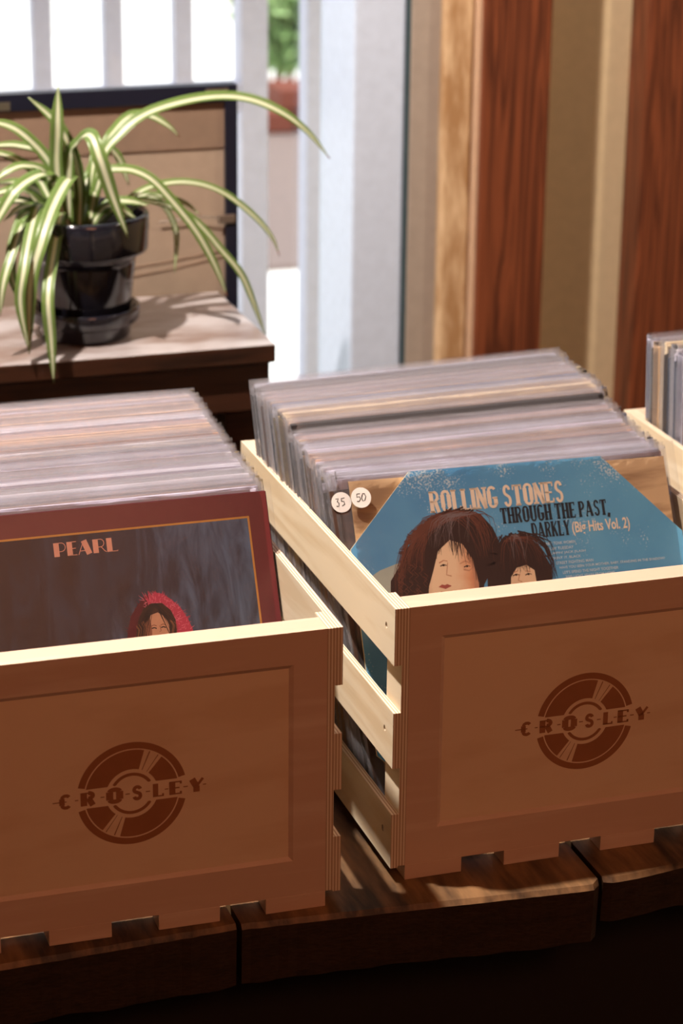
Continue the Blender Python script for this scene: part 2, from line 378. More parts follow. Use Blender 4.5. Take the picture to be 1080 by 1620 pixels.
# ------------------------------------------------------------ display table under the crates
tb = tag(empty('display_table', (0, 0, FZ)), 'dark rough plank table carrying the record crates', 'table')
TZ = -FZ
E1 = [(-.153, -.0348), (-.0648, -.041), (-.0158, -.045), (.0224, -.0478), (.0492, -.0505), (.0824, -.0528), (.1195, -.0560), (.150, -.0580), (.158, -.050)]
E2 = [(.163, -.047), (.167, -.0509), (.1944, -.0501), (.2391, -.0437), (.30, -.047), (.36, -.052), (.42, -.047), (.468, -.044)]
def plank(x0, x1, edge, thick, seed, m):
    bm = bmesh.new(); n = 40; ys = [None] + [y_ for y_ in (.0, .08, .2, .35, .49)]
    def ey(x):
        for (a, b), (c, d) in zip(edge, edge[1:]):
            if a <= x <= c: return b + (d - b) * (x - a) / (c - a)
        return edge[0][1] if x < edge[0][0] else edge[-1][1]
    top = []; bot = []
    for i in range(n + 1):
        x = x0 + (x1 - x0) * i / n
        e = ey(x) + .0012 * noise.noise(Vector((x * 120, seed, 0)))
        rt = []; rb = []
        # front arris is worn round
        rt.append(bm.verts.new((x, e + .0005, TZ - .004))); rt.append(bm.verts.new((x, e + .004, TZ)))
        for y_ in ys[1:]: rt.append(bm.verts.new((x, y_, TZ)))
        t2 = thick + .004 * noise.noise(Vector((x * 25, seed + 5, 0)))
        for y_ in [e + .003] + ys[1:]: rb.append(bm.verts.new((x, y_, TZ - t2)))
        top.append(rt); bot.append(rb)
    for i in range(n):
        for j in range(len(top[0]) - 1): bm.faces.new((top[i][j], top[i + 1][j], top[i + 1][j + 1], top[i][j + 1]))
        for j in range(len(bot[0]) - 1): bm.faces.new((bot[i][j], bot[i][j + 1], bot[i + 1][j + 1], bot[i + 1][j]))
        bm.faces.new((top[i][0], bot[i][0], bot[i + 1][0], top[i + 1][0])).material_index = 1; bm.faces.new((top[i][-1], top[i + 1][-1], bot[i + 1][-1], bot[i][-1]))
    for i in (0, n): bm.faces.new(top[i] + bot[i][::-1])
    return obj('plank', bm, [m, ENDG], tb)
plank(-1.096, -.785, [(-1.1, -.036), (-.78, -.04)], .055, 1, OLDWOOD)
plank(-.782, -.471, [(-.8, -.04), (-.6, -.036), (-.47, -.038)], .055, 2, OLDWOOD)
plank(-.468, -.157, [(-.468, -.036), (-.35, -.04), (-.157, -.033)], .058, 3, OLDWOOD)
plank(-.153, .158, E1, .055, 4, OLDWOOD)
plank(.163, .468, E2, .042, 5, OLDWOOD)
plank(.473, .79, [(.473, -.045), (.6, -.04), (.79, -.045)], .05, 6, OLDWOOD)
obj('apron', B(-1.05, .75, .03, .055, TZ - .30, TZ - .06), UNDER, tb, bevel=.003)  # made deeper than a rail, dark board standing in for shade under the table
obj('apron', B(-1.05, .75, .42, .445, TZ - .16, TZ - .06), UNDER, tb, bevel=.003)
for x in (-1.02, .66):
    for y_ in (.056, .36): obj('leg', B(x, x + .06, y_, y_ + .06, 0, TZ - .061), UNDER, tb, bevel=.003)

# ------------------------------------------------------------ record crates
W, H, D, TO, PT = .3222, .2494, .457, .0141, .025
SH, SG, LY = .0504, .0427, .0065
TW, TG = .0514, .0389
def panel_bm(front=True):
    bm = bmesh.new(); s = -1 if front else 1
    y0 = 0 if front else D; y1 = PT if front else D - PT
    m1, m2, dp = .028, .0315, .0022
    def ring(ins, y, top=0): 
        zb, zt = TO + ins + (.004 if ins else 0), H - ins
        return [bm.verts.new(p) for p in ((ins, y, zb), (W - ins, y, zb), (W - ins, y, zt), (ins, y, zt))]
    a = ring(0, y0); b = ring(m1, y0); c = ring(m2, y0 - s * dp); d = ring(0, y1)
    for p, q in ((a, b), (b, c)):
        for k in range(4):
            f = bm.faces.new((p[k], p[(k + 1) % 4], q[(k + 1) % 4], q[k]))
    f = bm.faces.new(c); f.material_index = 1
    for k in range(4): bm.faces.new((a[k], a[(k + 1) % 4], d[(k + 1) % 4], d[k]))
    bm.faces.new(d)
    return bm

def slat_bm(z0, sgn):
    """plywood slat, nail holes near both ends; sgn -1 = left side"""
    xo = -2 * LY if sgn < 0 else W + 2 * LY; xi = -LY if sgn < 0 else W + LY
    bm = bmesh.new()
    rect = [(0, z0), (D, z0), (D, z0 + SH), (0, z0 + SH)]
    v = [bm.verts.new((xo, p[0], p[1])) for p in rect]
    es = [bm.edges.new((v[k], v[(k + 1) % 4])) for k in range(4)]
    hs = []
    for yc in (.021, D - .021):
        h = [bm.verts.new((xo, yc + 0.0025 * math.cos(a * math.pi / 8), z0 + SH * .56 + .0030 * math.sin(a * math.pi / 8))) for a in range(16)]
        es += [bm.edges.new((h[k], h[(k + 1) % 16])) for k in range(16)]; hs.append(h)
    bmesh.ops.triangle_fill(bm, use_beauty=True, edges=es)
    for h in hs:
        h2 = [bm.verts.new((q.co.x - sgn * .003, q.co.y, q.co.z)) for q in h]
        for k in range(16): bm.faces.new((h[k], h[(k + 1) % 16], h2[(k + 1) % 16], h2[k]))
        f = bm.faces.new(h2); f.material_index = 1
    w = [bm.verts.new((xi, p[0], p[1])) for p in rect]
    for k in range(4): bm.faces.new((v[k], v[(k + 1) % 4], w[(k + 1) % 4], w[k]))
    bm.faces.new(w)
    return bm

# burnt-in disc emblem with its lettering, printed on the recessed panel
def emblem(parent):
    root = Flat(.0022 - .0001); R = .0447; cx, cz = W / 2, .1255
    hb = .185 * R
    def halfring(r1, r2, a0, a1, n=40):
        for s in (1, -1):
            prev = None
            for i in range(n + 1):
                a = rad(a0 + (a1 - a0) * i / n)
                sa = max(abs(math.sin(a)), 1e-4)
                lo = max(r1 * R, hb / sa); hi = r2 * R
                if lo >= hi: prev = None; continue
                p = [(cx + s * lo * math.cos(a), cz + s * lo * math.sin(a)), (cx + s * hi * math.cos(a), cz + s * hi * math.sin(a))]
                if prev: root.poly([prev[0], prev[1], p[1], p[0]])
                prev = p
    halfring(.875, 1.0, 5, 175); halfring(.475, .85, 5, 50); halfring(.475, .85, 74, 175)
    halfring(.475, .85, 54.5, 55.6, 2); halfring(.475, .85, 66, 67.5, 2)
    halfring(.345, .405, 5, 175)
    e = root.done('printed_emblem', INK, parent)
    L = Flat(.0022 - .0002)
    G = glyphs(.30, .10, .72)
    spec = [('C', -1.31, -1.08), ('R', -.93, -.65), ('O', -.47, -.16), ('S', -.01, .2), ('L', .38, .58), ('E', .68, .91), ('Y', 1.04, 1.32)]
    for c, a, b in spec: word(L, c, G, cx + a * R, cx + b * R, cz - .13 * R, cz + .13 * R)
    for a, b in ((-1.43, -1.18), (-.57, -.50), (-.12, -.04), (.25, .33), (.60, .66), (.94, 1.02), (1.3, 1.36), (-1.03, -.97)):
        L.stroke([(cx + a * R, cz), (cx + b * R, cz)], .02 * R)
    L.done('printed_lettering', INK, parent)

def make_crate():
    r = empty('record_crate', (0, 0, 0))
    f = obj('front_panel', panel_bm(True), [PINE, PANEL], r)
    emblem(f)
    obj('back_panel', panel_bm(False), [PINE, PANEL], r)
    for sx in (-1, 1):
        xa, xb = (-LY, 0) if sx < 0 else (W, W + LY)
        for ya in (0, D - .036): obj('corner_post', B(xa, xb, ya, ya + .036, TO, H), PLY, r, bevel=.0004)
        for k in range(3): obj('side_slat', slat_bm(TO + (SH + SG) * k + (H - TO - 3 * SH - 2 * SG), sx), [PLY, HOLE], r)
    for k in range(4):
        x = k * (TW + TG); obj('bottom_slat', B(x, x + TW, 0, D, 0, TO), PINE, r, bevel=.0005)
    return r
def copy_tree(o, parent=None):
    c = o.copy(); COL.objects.link(c); c.parent = parent
    for ch in [x for x in bpy.data.objects if x.parent == o]: copy_tree(ch, c)
    return c
def kids(o): return [x for x in bpy.data.objects if x.parent == o]
CL_ROT = -.0101
CL = Vector((-.078, -.0228, 0)) - Matrix.Rotation(CL_ROT, 3, 'Z') @ Vector((W, 0, 0))
crR = make_crate(); G_ = 'wooden crates of records on the plank table'
tag(crR, 'pale pine record crate in the middle, holding the blue eight-sided cover', 'crate', G_)
crL = copy_tree(crR); crL.location = CL; crL.rotation_euler = (0, 0, CL_ROT)
tag(crL, 'pale pine record crate at the left, holding the maroon-bordered cover', 'crate', G_)
crT = copy_tree(crR); crT.location = (.405, -.012, 0)
tag(crT, 'pale pine record crate cut off by the right edge, back end below the fir post', 'crate', G_)

# ------------------------------------------------------------ records
PALETTE = {
 'grey': (182, 184, 196), 'tan': (208, 172, 136), 'cream': (248, 226, 180), 'black': (34, 32, 34), 'pinkish brown': (186, 152, 144),
 'slate blue': (104, 122, 156), 'white': (222, 220, 224), 'orange': (214, 150, 92), 'lavender': (208, 204, 222), 'dark green': (50, 60, 52),
 'dark brown': (70, 48, 38), 'maroon': (90, 26, 34)}
CMAT = {}
for k, v in PALETTE.items():
    CMAT[k] = mat('cover_card_' + k.replace(' ', '_'), lin(*v), .55)
CH = .314
def cover_bm(t, w=CH, h=CH):
    bm = bmesh.new(); box(bm, -w / 2, w / 2, -t / 2, t / 2, 0, h)
    bmesh.ops.bevel(bm, geom=[e for e in bm.edges], offset=min(t * .3, .0008), segments=1, affect='EDGES')
    return bm
def sleeve_bm(t, seed, lip=.0048, clean=False):
    bm = bmesh.new(); nx = 26; hw = .1622
    zs = [-.0012, .02, .08, .15, .22, .28, .305, CH + .001, CH + lip * .5, CH + lip]
    sheets = []
    for s in (-1, 1):
        rows = []
        for z in zs:
            row = []
            for i in range(nx + 1):
                x = -hw + 2 * hw * i / nx
                edge = min(1, (hw - abs(x)) / .006)
                y_ = s * (t / 2 + .0004) * edge
                a = (.0003 if clean else .0005)
                if z > CH:
                    k = (z - CH) / lip
                    y_ = s * (t / 2 * (1 - .7 * k) + .0003) * edge + .0011 * k * noise.noise(Vector((x * 16, seed * 9.3, s * 2.0)))
                    zz = z + .0008 * k * noise.noise(Vector((x * 14, seed * 3.3, 5 + s))) + (.0012 * k if s > 0 else 0)
                else:
                    y_ += s * a * abs(noise.noise(Vector((x * 20, z * 20, seed + s)))); zz = z
                row.append(bm.verts.new((x, y_, zz)))
            rows.append(row)
        sheets.append(rows)
    for rows in sheets:
        for a, b in zip(rows, rows[1:]):
            for i in range(nx): bm.faces.new((a[i], a[i + 1], b[i + 1], b[i]))
    A, Bk = sheets
    for i in range(nx): bm.faces.new((A[0][i], Bk[0][i], Bk[0][i + 1], A[0][i + 1]))
    for i in (0, nx):
        for j in range(len(zs) - 1): bm.faces.new((A[j][i], A[j + 1][i], Bk[j + 1][i], Bk[j][i]))
    return bm
SL = []
for s in range(10):
    SL.append(obj('plastic_sleeve', sleeve_bm(.0026, s + 1), SLEEVE, smooth=True))
ORD = ['first', 'second', 'third', 'fourth', 'fifth', 'sixth', 'seventh', 'eighth', 'ninth', 'tenth', 'eleventh', 'twelfth', 'thirteenth', 'fourteenth', 'fifteenth', 'sixteenth', 'seventeenth', 'eighteenth', 'nineteenth']
TEN = {2: 'twent', 3: 'thirt', 4: 'fort', 5: 'fift', 6: 'sixt', 7: 'sevent'}
def ordinal(n):
    if n <= 19: return ORD[n - 1]
    t_, u_ = divmod(n, 10)
    return TEN[t_] + 'ieth' if u_ == 0 else TEN[t_] + 'y-' + ORD[u_ - 1]
used = set()
def record(crate_loc, crate_rot, x, y_, z, al, rz, col, label, group, t=.0026, sleeve=None, dx=0, dz=0, roll=0, h=CH):
    mm = Matrix.Translation(crate_loc) @ Matrix.Rotation(crate_rot, 4, 'Z') @ Matrix.Translation((x + dx, y_, z + dz)) @ Matrix.Rotation(rz, 4, 'Z') @ Matrix.Rotation(-al, 4, 'X') @ Matrix.Rotation(roll, 4, 'Y')
    r = obj('record_album', cover_bm(t, h=h), CMAT[col])
    r.matrix_world = mm; tag(r, label, 'record', group)
    k = sleeve if sleeve is not None else random.randrange(10)
    if k in used: s = SL[k].copy(); COL.objects.link(s)
    else: s = SL[k]; used.add(k)
    s.parent = r; s.scale = (1, t / .0026, 1)
    return r

def stack(cl, cr, n, xa, xb, ya, yb, aa, ab, rza, rzb, z0, colf, where, front, group, roll=0, start=1):
    for i in range(start, n):
        k = i / (n - 1)
        y_ = ya + (yb - ya) * k; al = rad(aa + (ab - aa) * k ** .8)
        col, t, dz = colf(i, k)
        lab = '%s record edge, %s behind the %s in the %s crate' % (col, ordinal(i), front, where)
        record(cl, cr, xa + (xb - xa) * min(1, k * 2.2), y_ + random.uniform(-.0002, .0002), z0, al, rza + (rzb - rza) * min(1, k * 6), col, lab, group, t,
               dx=random.uniform(-.0012, .0012), dz=dz + random.uniform(-.0006, .0008), roll=roll * k)
I4 = Vector((0, 0, 0))
def colL(i, k):
    r = random.random()
    if i in (4, 12, 30): c = 'black'
    elif i in (5, 9, 16): c = 'white'
    elif .46 < k < .50: c = 'cream'
    elif .50 < k < .66: c = random.choice(['tan', 'orange', 'tan', 'grey', 'pinkish brown'])
    elif k >= .66: c = random.choice(['grey', 'tan', 'pinkish brown', 'lavender', 'white', 'tan'])
    else: c = random.choice(['lavender', 'white', 'grey', 'white', 'lavender', 'tan', 'dark green'])
    return c, random.choice([.0021, .0024, .0027]), random.choice([0, 0, -.003, -.0015])
def colR(i, k):
    dz = random.choice([0, 0, -.002])
    if k > .97: c = 'grey'
    elif k > .93: c = 'black'
    elif k > .76: c = random.choice(['pinkish brown', 'tan', 'grey', 'pinkish brown'])
    elif k > .68: c = 'slate blue'
    elif k > .57: c = random.choice(['cream', 'cream', 'cream', 'tan']); dz = .003
    elif k > .54: c = 'tan'; dz = .001
    elif k > .505: c = 'black'; dz = .001
    elif k > .42: c = random.choice(['tan', 'pinkish brown', 'grey']); dz -= .006
    elif k > .30: c = random.choice(['lavender', 'grey', 'white']); dz -= .006
    elif k > .22: c = random.choice(['orange', 'tan']); dz -= .007
    else: c = random.choice(['lavender', 'white', 'grey']); dz -= .007
    return c, random.choice([.0022, .0025, .0028]), dz
def colT(i, k): return random.choice(['grey', 'slate blue', 'white', 'tan', 'cream', 'dark brown', 'lavender', 'slate blue']), .0026, 0

NL, NR = 66, 62
stack(CL, CL_ROT, NL, .1645, .160, .0605, .348, 26.5, 15.5, 0, 0, .018, colL, 'left', 'maroon cover', 'records behind the maroon cover')
stack(I4, 0, NR, .1595, .1565, .0545, .336, 29.5, 18, -.03, 0, .018, colR, 'middle', 'blue cover', 'records behind the blue cover', roll=rad(-1.2), start=2)
def colT_lab(): pass
for i in range(60):
    y_ = .05 + .0061 * i; col = colT(i, 0)[0]
    record(Vector((.405, -.012, 0)), 0, .1585, y_, .016, rad(4.5), 0, col, '%s record edge, %s from the back of the crate at the right edge' % (col, ordinal(60 - i)),
           'records in the crate at the right edge', random.choice([.0028, .0034, .004]), dx=random.uniform(-.003, .003), dz=random.uniform(-.001, .006))

# --- maroon-bordered cover at the front of the left crate
T0 = .0034; YF = -T0 / 2
MAROON = mat('maroon_print', lin(98, 28, 38), .35)
al = rad(26.5)
pr = obj('record_album', cover_bm(T0), MAROON)
pr.matrix_world = Matrix.Translation(CL) @ Matrix.Rotation(CL_ROT, 4, 'Z') @ Matrix.Translation((.1695, .0565, .018)) @ Matrix.Rotation(-al, 4, 'X')
tag(pr, 'maroon cover with thin gold line round a dark blue picture, front of left crate', 'record')
GOLD = mat('gold_line_print', lin(196, 138, 62), .4)
DB = bpy.data.materials.new('painted_blue_backdrop'); DB.use_nodes = True
nt = DB.node_tree; n = nt.nodes; b = n['Principled BSDF']; b.inputs['Roughness'].default_value = .4
tc = n.new('ShaderNodeTexCoord'); mp = n.new('ShaderNodeMapping'); mp.inputs['Scale'].default_value = (34, 10, 9); mp.inputs['Rotation'].default_value = (0, .12, 0)
nz = n.new('ShaderNodeTexNoise'); nz.inputs['Scale'].default_value = 1.6; nz.inputs['Detail'].default_value = 8; nz.inputs['Roughness'].default_value = .62; nz.inputs['Distortion'].default_value = .6
sx = n.new('ShaderNodeSeparateXYZ'); gr = n.new('ShaderNodeMapRange'); gr.inputs['From Min'].default_value = -.06; gr.inputs['From Max'].default_value = .15; gr.inputs['To Min'].default_value = -.22; gr.inputs['To Max'].default_value = .2
ad = n.new('ShaderNodeMath'); cr = n.new('ShaderNodeValToRGB')
e = cr.color_ramp.elements; e[0].position = .25; e[0].color = lin(30, 20, 28); e[1].position = .85; e[1].color = lin(92, 118, 148)
e2 = e.new(.5); e2.color = lin(38, 48, 66)
L_ = nt.links.new
L_(tc.outputs['Object'], mp.inputs[0]); L_(mp.outputs[0], nz.inputs['Vector']); L_(tc.outputs['Object'], sx.inputs[0]); L_(sx.outputs[0], gr.inputs[0])
L_(nz.outputs['Fac'], ad.inputs[0]); L_(gr.outputs[0], ad.inputs[1]); L_(ad.outputs[0], cr.inputs[0]); L_(cr.outputs[0], b.inputs['Base Color'])
f = Flat(YF - .00008); f.poly([(-.1385, .022), (.1385, .022), (.1385, .2925), (-.1385, .2925)]); pic = f.done('cover_picture', DB, pr)
f = Flat(YF - .00012); g0, g1 = .1385, .0015
for a_, b_ in (((-g0, .022), (-g0, .2925)), ((g0, .022), (g0, .2925)), ((-g0 - g1 / 2, .2925), (g0 + g1 / 2, .2925)), ((-g0 - g1 / 2, .022), (g0 + g1 / 2, .022))): f.stroke([a_, b_], g1 * 1.15)
f.done('gold_border', GOLD, pr)
G = glyphs(.40, .055, .92)
G['P'] = (.9, [([(.2, 0), (.2, 1)], .40), ([(.2, .975), (.6, .975)], .05), ([(.2, .36), (.6, .36)], .05), (arcpts(.56, .668, .3, .308, 90, -90), .05)])
G['R'] = (.95, [([(.2, 0), (.2, 1)], .40), ([(.2, .975), (.6, .975)], .05), ([(.2, .42), (.6, .42)], .05), (arcpts(.56, .7, .27, .28, 90, -90), .05), ([(.6, .42), (.86, .1), (.97, .03)], .05)])
G['E'] = (.72, [([(.2, 0), (.2, 1)], .40), ([(.2, .975), (.72, .975)], .05), ([(.2, .5), (.66, .5)], .05), ([(.2, .025), (.72, .025)], .05)])
G['A'] = (1.05, [([(.03, 0), (.48, 1)], .05), ([(.48, 1), (.83, 0)], .42), ([(.15, .26), (.8, .26)], .05)])
G['L'] = (.8, [([(.2, 0), (.2, 1)], .40), ([(.2, .025), (.78, .025)], .05), ([(.78, .0), (.78, .1)], .04)])
f = Flat(YF - .00018); word(f, 'PEARL', G, -.0318, .0226, .2745, .2862, gap=.07)
f.done('cover_lettering', mat('salmon_print', lin(226, 160, 134), .5), pr)
# generic head with a pink feather headdress
fig = Flat(YF - .0001)
FEA = mat('pink_feather_print', lin(196, 62, 86), .6); FEA2 = mat('pale_pink_feather_print', lin(232, 120, 140), .6); RED = mat('dark_red_print', lin(92, 22, 28), .6)
SK2 = mat('second_skin_print', lin(232, 196, 158), .5)
SKIN = mat('skin_print', lin(206, 150, 116), .5); SKIN2 = mat('skin_shadow_print', lin(146, 88, 62), .5); HAIRM = mat('brown_hair_print', lin(58, 32, 20), .5); HAIRL = mat('light_hair_print', lin(128, 80, 50), .5); LIPS = mat('lip_print', lin(170, 84, 72), .5); INKD = mat('eye_print', lin(28, 18, 14), .5)
fr_ = Flat(YF - .00009)
fig.poly([(.060, .19), (.050, .214), (.044, .231), (.049, .2365), (.056, .2345), (.063, .229), (.070, .2215), (.0755, .211), (.0785, .2015), (.080, .19)])
fr_.poly([(.020, .19), (.0225, .205), (.0265, .2175), (.033, .2265), (.0400, .2335), (.046, .236), (.052, .232), (.046, .214), (.036, .19)])
def ridge(k):   # outline of the headdress from lower left over the top to lower right
    pts_ = [(.0205, .195), (.0225, .2075), (.0270, .2190), (.0345, .2285), (.0420, .2365), (.0500, .2370), (.0590, .2330), (.0680, .2245), (.0750, .2130), (.0790, .2010)]
    k = min(max(k, 0), .9999) * 9; j = int(k); t_ = k - j
    return (pts_[j][0] * (1 - t_) + pts_[j + 1][0] * t_, pts_[j][1] * (1 - t_) + pts_[j + 1][1] * t_)
for i in range(520):
    k = random.random(); e_ = ridge(k); q_ = random.uniform(.45, 1.0); c_ = (.0490, .205)
    p0 = (c_[0] + (e_[0] - c_[0]) * q_ * .6, c_[1] + (e_[1] - c_[1]) * q_ * .6)
    p2 = (c_[0] + (e_[0] - c_[0]) * q_ * 1.06 + random.gauss(0, .0014), c_[1] + (e_[1] - c_[1]) * q_ * 1.06 + random.gauss(0, .0014))
    p1 = ((p0[0] + p2[0]) / 2 + random.gauss(0, .0008), (p0[1] + p2[1]) / 2 + random.gauss(0, .0008))
    (fr_ if k < .42 else fig).stroke([p0, p1, p2], random.uniform(.0012, .0024), .0002, dy=.00001 + i * 1e-7)
fr_.done('feather_trim', RED, pr); fig.done('feather_trim', FEA, pr)
f = Flat(YF - .0002)
for i in range(90):
    k = random.uniform(.35, 1); e_ = ridge(k); q_ = random.uniform(.6, .95); c_ = (.0490, .205)
    p0 = (c_[0] + (e_[0] - c_[0]) * q_, c_[1] + (e_[1] - c_[1]) * q_)
    f.stroke([p0, (p0[0] + random.gauss(0, .0025), p0[1] + random.uniform(.0, .004))], .0005, .0001, dy=i * 1e-7)
f.done('feather_trim', FEA2, pr)
f = Flat(YF - .00024); f.poly([(.0272, .19), (.0300, .205), (.0329, .2149), (.0379, .2235), (.0456, .2275), (.0548, .2267), (.0615, .220), (.0647, .2115), (.0645, .19)])
hr = f.done('printed_hair', HAIRM, pr)
f = Flat(YF - .00028); f.poly([(.0383, .19), (.0385, .2107), (.0432, .2175), (.05, .2192), (.0560, .2150), (.0585, .2085), (.058, .19)]); fc = f.done('printed_face', SKIN, pr)
f = Flat(YF - .00031); f.poly([(.0383, .19), (.0385, .2107), (.0425, .2165), (.0435, .208), (.0425, .19)])
for ex in (.0455, .0535): f.stroke([(ex - .0023, .2082), (ex, .2090), (ex + .0023, .2080)], .0007)
f.stroke([(.0505, .208), (.0512, .2035), (.0497, .2028)], .0006); f.done('face_shading', SKIN2, pr)
f = Flat(YF - .00034)
for ex in (.0455, .0535): f.stroke([(ex - .0021, .2062), (ex, .2067), (ex + .0021, .2058)], .0010)
for i in range(60):
    x0 = random.uniform(.034, .060); f.stroke([(.0475 + random.uniform(-.004, .004), .2268), (x0 * .5 + .024, .2215), (x0 + (-.004 if x0 < .047 else .004), .2165 - random.random() * .02)], .0005, .0002, dy=i * 2e-7) if not .044 < x0 < .052 else None
f.done('printed_eyes', INKD, pr)
f = Flat(YF - .00034)
for i in range(40):
    a = random.uniform(0, 1); x0 = .030 + a * .034
    f.stroke([(x0, .2185 - abs(a - .5) * .018), (x0 + .002, .211 - abs(a - .5) * .01), (x0 - .001, .195)], .0004, .0002, dy=i * 2e-7) if not .037 < x0 < .059 else None
f.done('hair_strands', HAIRL, pr)
ps = obj('plastic_sleeve', sleeve_bm(T0, 31, .008, True), SLEEVEF, pr, smooth=True)

# --- blue eight-sided cover at the front of the middle crate
def blue_mat():
    m = bpy.data.materials.new('worn_blue_print'); m.use_nodes = True
    nt = m.node_tree; n = nt.nodes; l = nt.links.new; b = n['Principled BSDF']; b.inputs['Roughness'].default_value = .38
    tc = n.new('ShaderNodeTexCoord')
    a = n.new('ShaderNodeTexNoise'); a.inputs['Scale'].default_value = 9; a.inputs['Detail'].default_value = 4; l(tc.outputs['Object'], a.inputs['Vector'])
    cr = n.new('ShaderNodeValToRGB'); cr.color_ramp.elements[0].position = .3; cr.color_ramp.elements[1].position = .72
    cr.color_ramp.elements[0].color = lin(66, 138, 186); cr.color_ramp.elements[1].color = lin(104, 172, 206); l(a.outputs['Fac'], cr.inputs[0])
    s = n.new('ShaderNodeTexNoise'); s.inputs['Scale'].default_value = 520; s.inputs['Detail'].default_value = 5; l(tc.outputs['Object'], s.inputs['Vector'])
    big = n.new('ShaderNodeTexNoise'); big.inputs['Scale'].default_value = 22; big.inputs['Detail'].default_value = 3; l(tc.outputs['Object'], big.inputs['Vector'])
    sx = n.new('ShaderNodeSeparateXYZ'); l(tc.outputs['Object'], sx.inputs[0])
    mr = n.new('ShaderNodeMapRange'); mr.inputs['From Min'].default_value = .278; mr.inputs['From Max'].default_value = .312; mr.inputs['To Max'].default_value = .17; l(sx.outputs[2], mr.inputs[0])
    s1 = n.new('ShaderNodeMath'); l(s.outputs['Fac'], s1.inputs[0]); l(mr.outputs[0], s1.inputs[1])
    s2 = n.new('ShaderNodeMath'); s2.operation = 'MULTIPLY'; l(s1.outputs[0], s2.inputs[0]); l(big.outputs['Fac'], s2.inputs[1])
    c2 = n.new('ShaderNodeValToRGB'); c2.color_ramp.elements[0].position = .35; c2.color_ramp.elements[1].position = .43; l(s2.outputs[0], c2.inputs[0])
    mx = n.new('ShaderNodeMix'); mx.data_type = 'RGBA'; l(c2.outputs[0], mx.inputs[0]); l(cr.outputs[0], mx.inputs[6]); mx.inputs[7].default_value = lin(186, 206, 214)
    l(mx.outputs[2], b.inputs['Base Color'])
    return m
al = rad(30)
T1 = .0034; YF = -T1 / 2
oc = .0655
O8 = [(-.157 + oc, 0), (.157 - oc, 0), (.157, oc), (.157, .314 - oc * 1.15), (.157 - oc * 1.05, .314), (-.157 + oc * .95, .314), (-.157, .314 - oc), (-.157, oc)]
bm = bmesh.new(); va = [bm.verts.new((p[0], YF, p[1])) for p in O8]; vb = [bm.verts.new((p[0], -YF, p[1])) for p in O8]
bm.faces.new(va); bm.faces.new(vb)
for k in range(8):
    f_ = bm.faces.new((va[k], va[(k + 1) % 8], vb[(k + 1) % 8], vb[k])); f_.material_index = 1
pb = obj('record_album', bm, [blue_mat(), CMAT['cream']])
MB_ = Matrix.Translation((.160, .0495, .018)) @ Matrix.Rotation(-.045, 4, 'Z') @ Matrix.Rotation(-al, 4, 'X')
pb.matrix_world = MB_
tag(pb, 'worn blue eight-sided record cover with two dark-haired heads, front of middle crate', 'record')
IV = mat('ivory_print', lin(238, 218, 192), .5); DK = mat('dark_teal_print', lin(18, 34, 44), .5)
G = glyphs(.245, .085, .62, .04)
f = Flat(YF - .0002); word(f, 'ROLLING STONES', G, -.0792, .0478, .2748, .2942, gap=.06); f.done('cover_lettering', IV, pb)
G = glyphs(.24, .085, .62, .03)
f = Flat(YF - .0002); word(f, 'THROUGH THE PAST,', G, -.0148, .0900, .2594, .2738, gap=.06); word(f, 'DARKLY', G, .0125, .0490, .2440, .2578, gap=.06); f.done('cover_lettering', DK, pb)
type_mesh('(Big Hits Vol. 2)', .0512, .1070, .2425, .2558, YF - .0002, IV, pb, 'cover_lettering', .02)
LT = mat('pale_blue_print', lin(196, 214, 222), .5)
tl = [('HONKY TONK WOMEN', .0198, .0525, .2378), ('RUBY TUESDAY', .0254, .0500, .2330), ("JUMPIN' JACK FLASH", .0258, .0610, .2285), ('PAINT IT, BLACK', .0282, .0560, .2240), ('STREET FIGHTING MAN', .0312, .0670, .2195),
      ('HAVE YOU SEEN YOUR MOTHER, BABY, STANDING IN THE SHADOW?', .0340, .1360, .2150), ("LET'S SPEND THE NIGHT TOGETHER", .0365, .0900, .2105), ('2000 LIGHT YEARS FROM HOME', .0385, .0860, .2062)]
for s_, a_, b_, z_ in tl: type_mesh(s_, a_, b_, z_ - .0015, z_ + .0012, YF - .0002, LT, pb, 'track_lettering', .012)
# two generic heads
SKB = mat('pale_skin_print', lin(232, 196, 158), .5); SKS = mat('warm_skin_shadow_print', lin(196, 138, 104), .5); HB = mat('dark_brown_hair_print', lin(42, 20, 16), .45); HL = mat('reddish_hair_print', lin(104, 56, 40), .45); HG = mat('grey_hair_print', lin(120, 104, 104), .45)
f = Flat(YF - .00006); f.poly([(-.150, .205), (-.1438, .2216), (-.1331, .2274), (-.1179, .2318), (-.1029, .2344), (-.1, .185), (-.147, .185)]); f.done('printed_shirt', mat('grey_green_print', lin(176, 182, 168), .6), pb)
f = Flat(YF - .0001); f.poly([(-.128, .185), (-.1265, .2028), (-.1245, .2170), (-.1145, .2300), (-.1090, .243), (-.0985, .2505), (-.0918, .2626), (-.0801, .2715), (-.0646, .276), (-.047, .2745), (-.0328, .2693), (-.0237, .2569), (-.0200, .2455), (-.0217, .2336), (-.0290, .22), (-.0387, .2063), (-.0444, .185)])
f.done('printed_hair', HB, pb)
f = Flat(YF - .00013); f.poly([(-.0381, .185), (-.0340, .2202), (-.0254, .2368), (-.0149, .2475), (-.0044, .2495), (.0059, .2457), (.0139, .238), (.0205, .2299), (.0262, .2177), (.0260, .2061), (.0214, .185)]); f.done('printed_hair', HB, pb)
f = Flat(YF - .00016); f.poly([(-.0935, .185), (-.0905, .2081), (-.0845, .2219), (-.0775, .2400), (-.0655, .2490), (-.0541, .2445), (-.0465, .2299), (-.0447, .2184), (-.0432, .2085), (-.0475, .185)])
f.done('printed_face', SKB, pb)
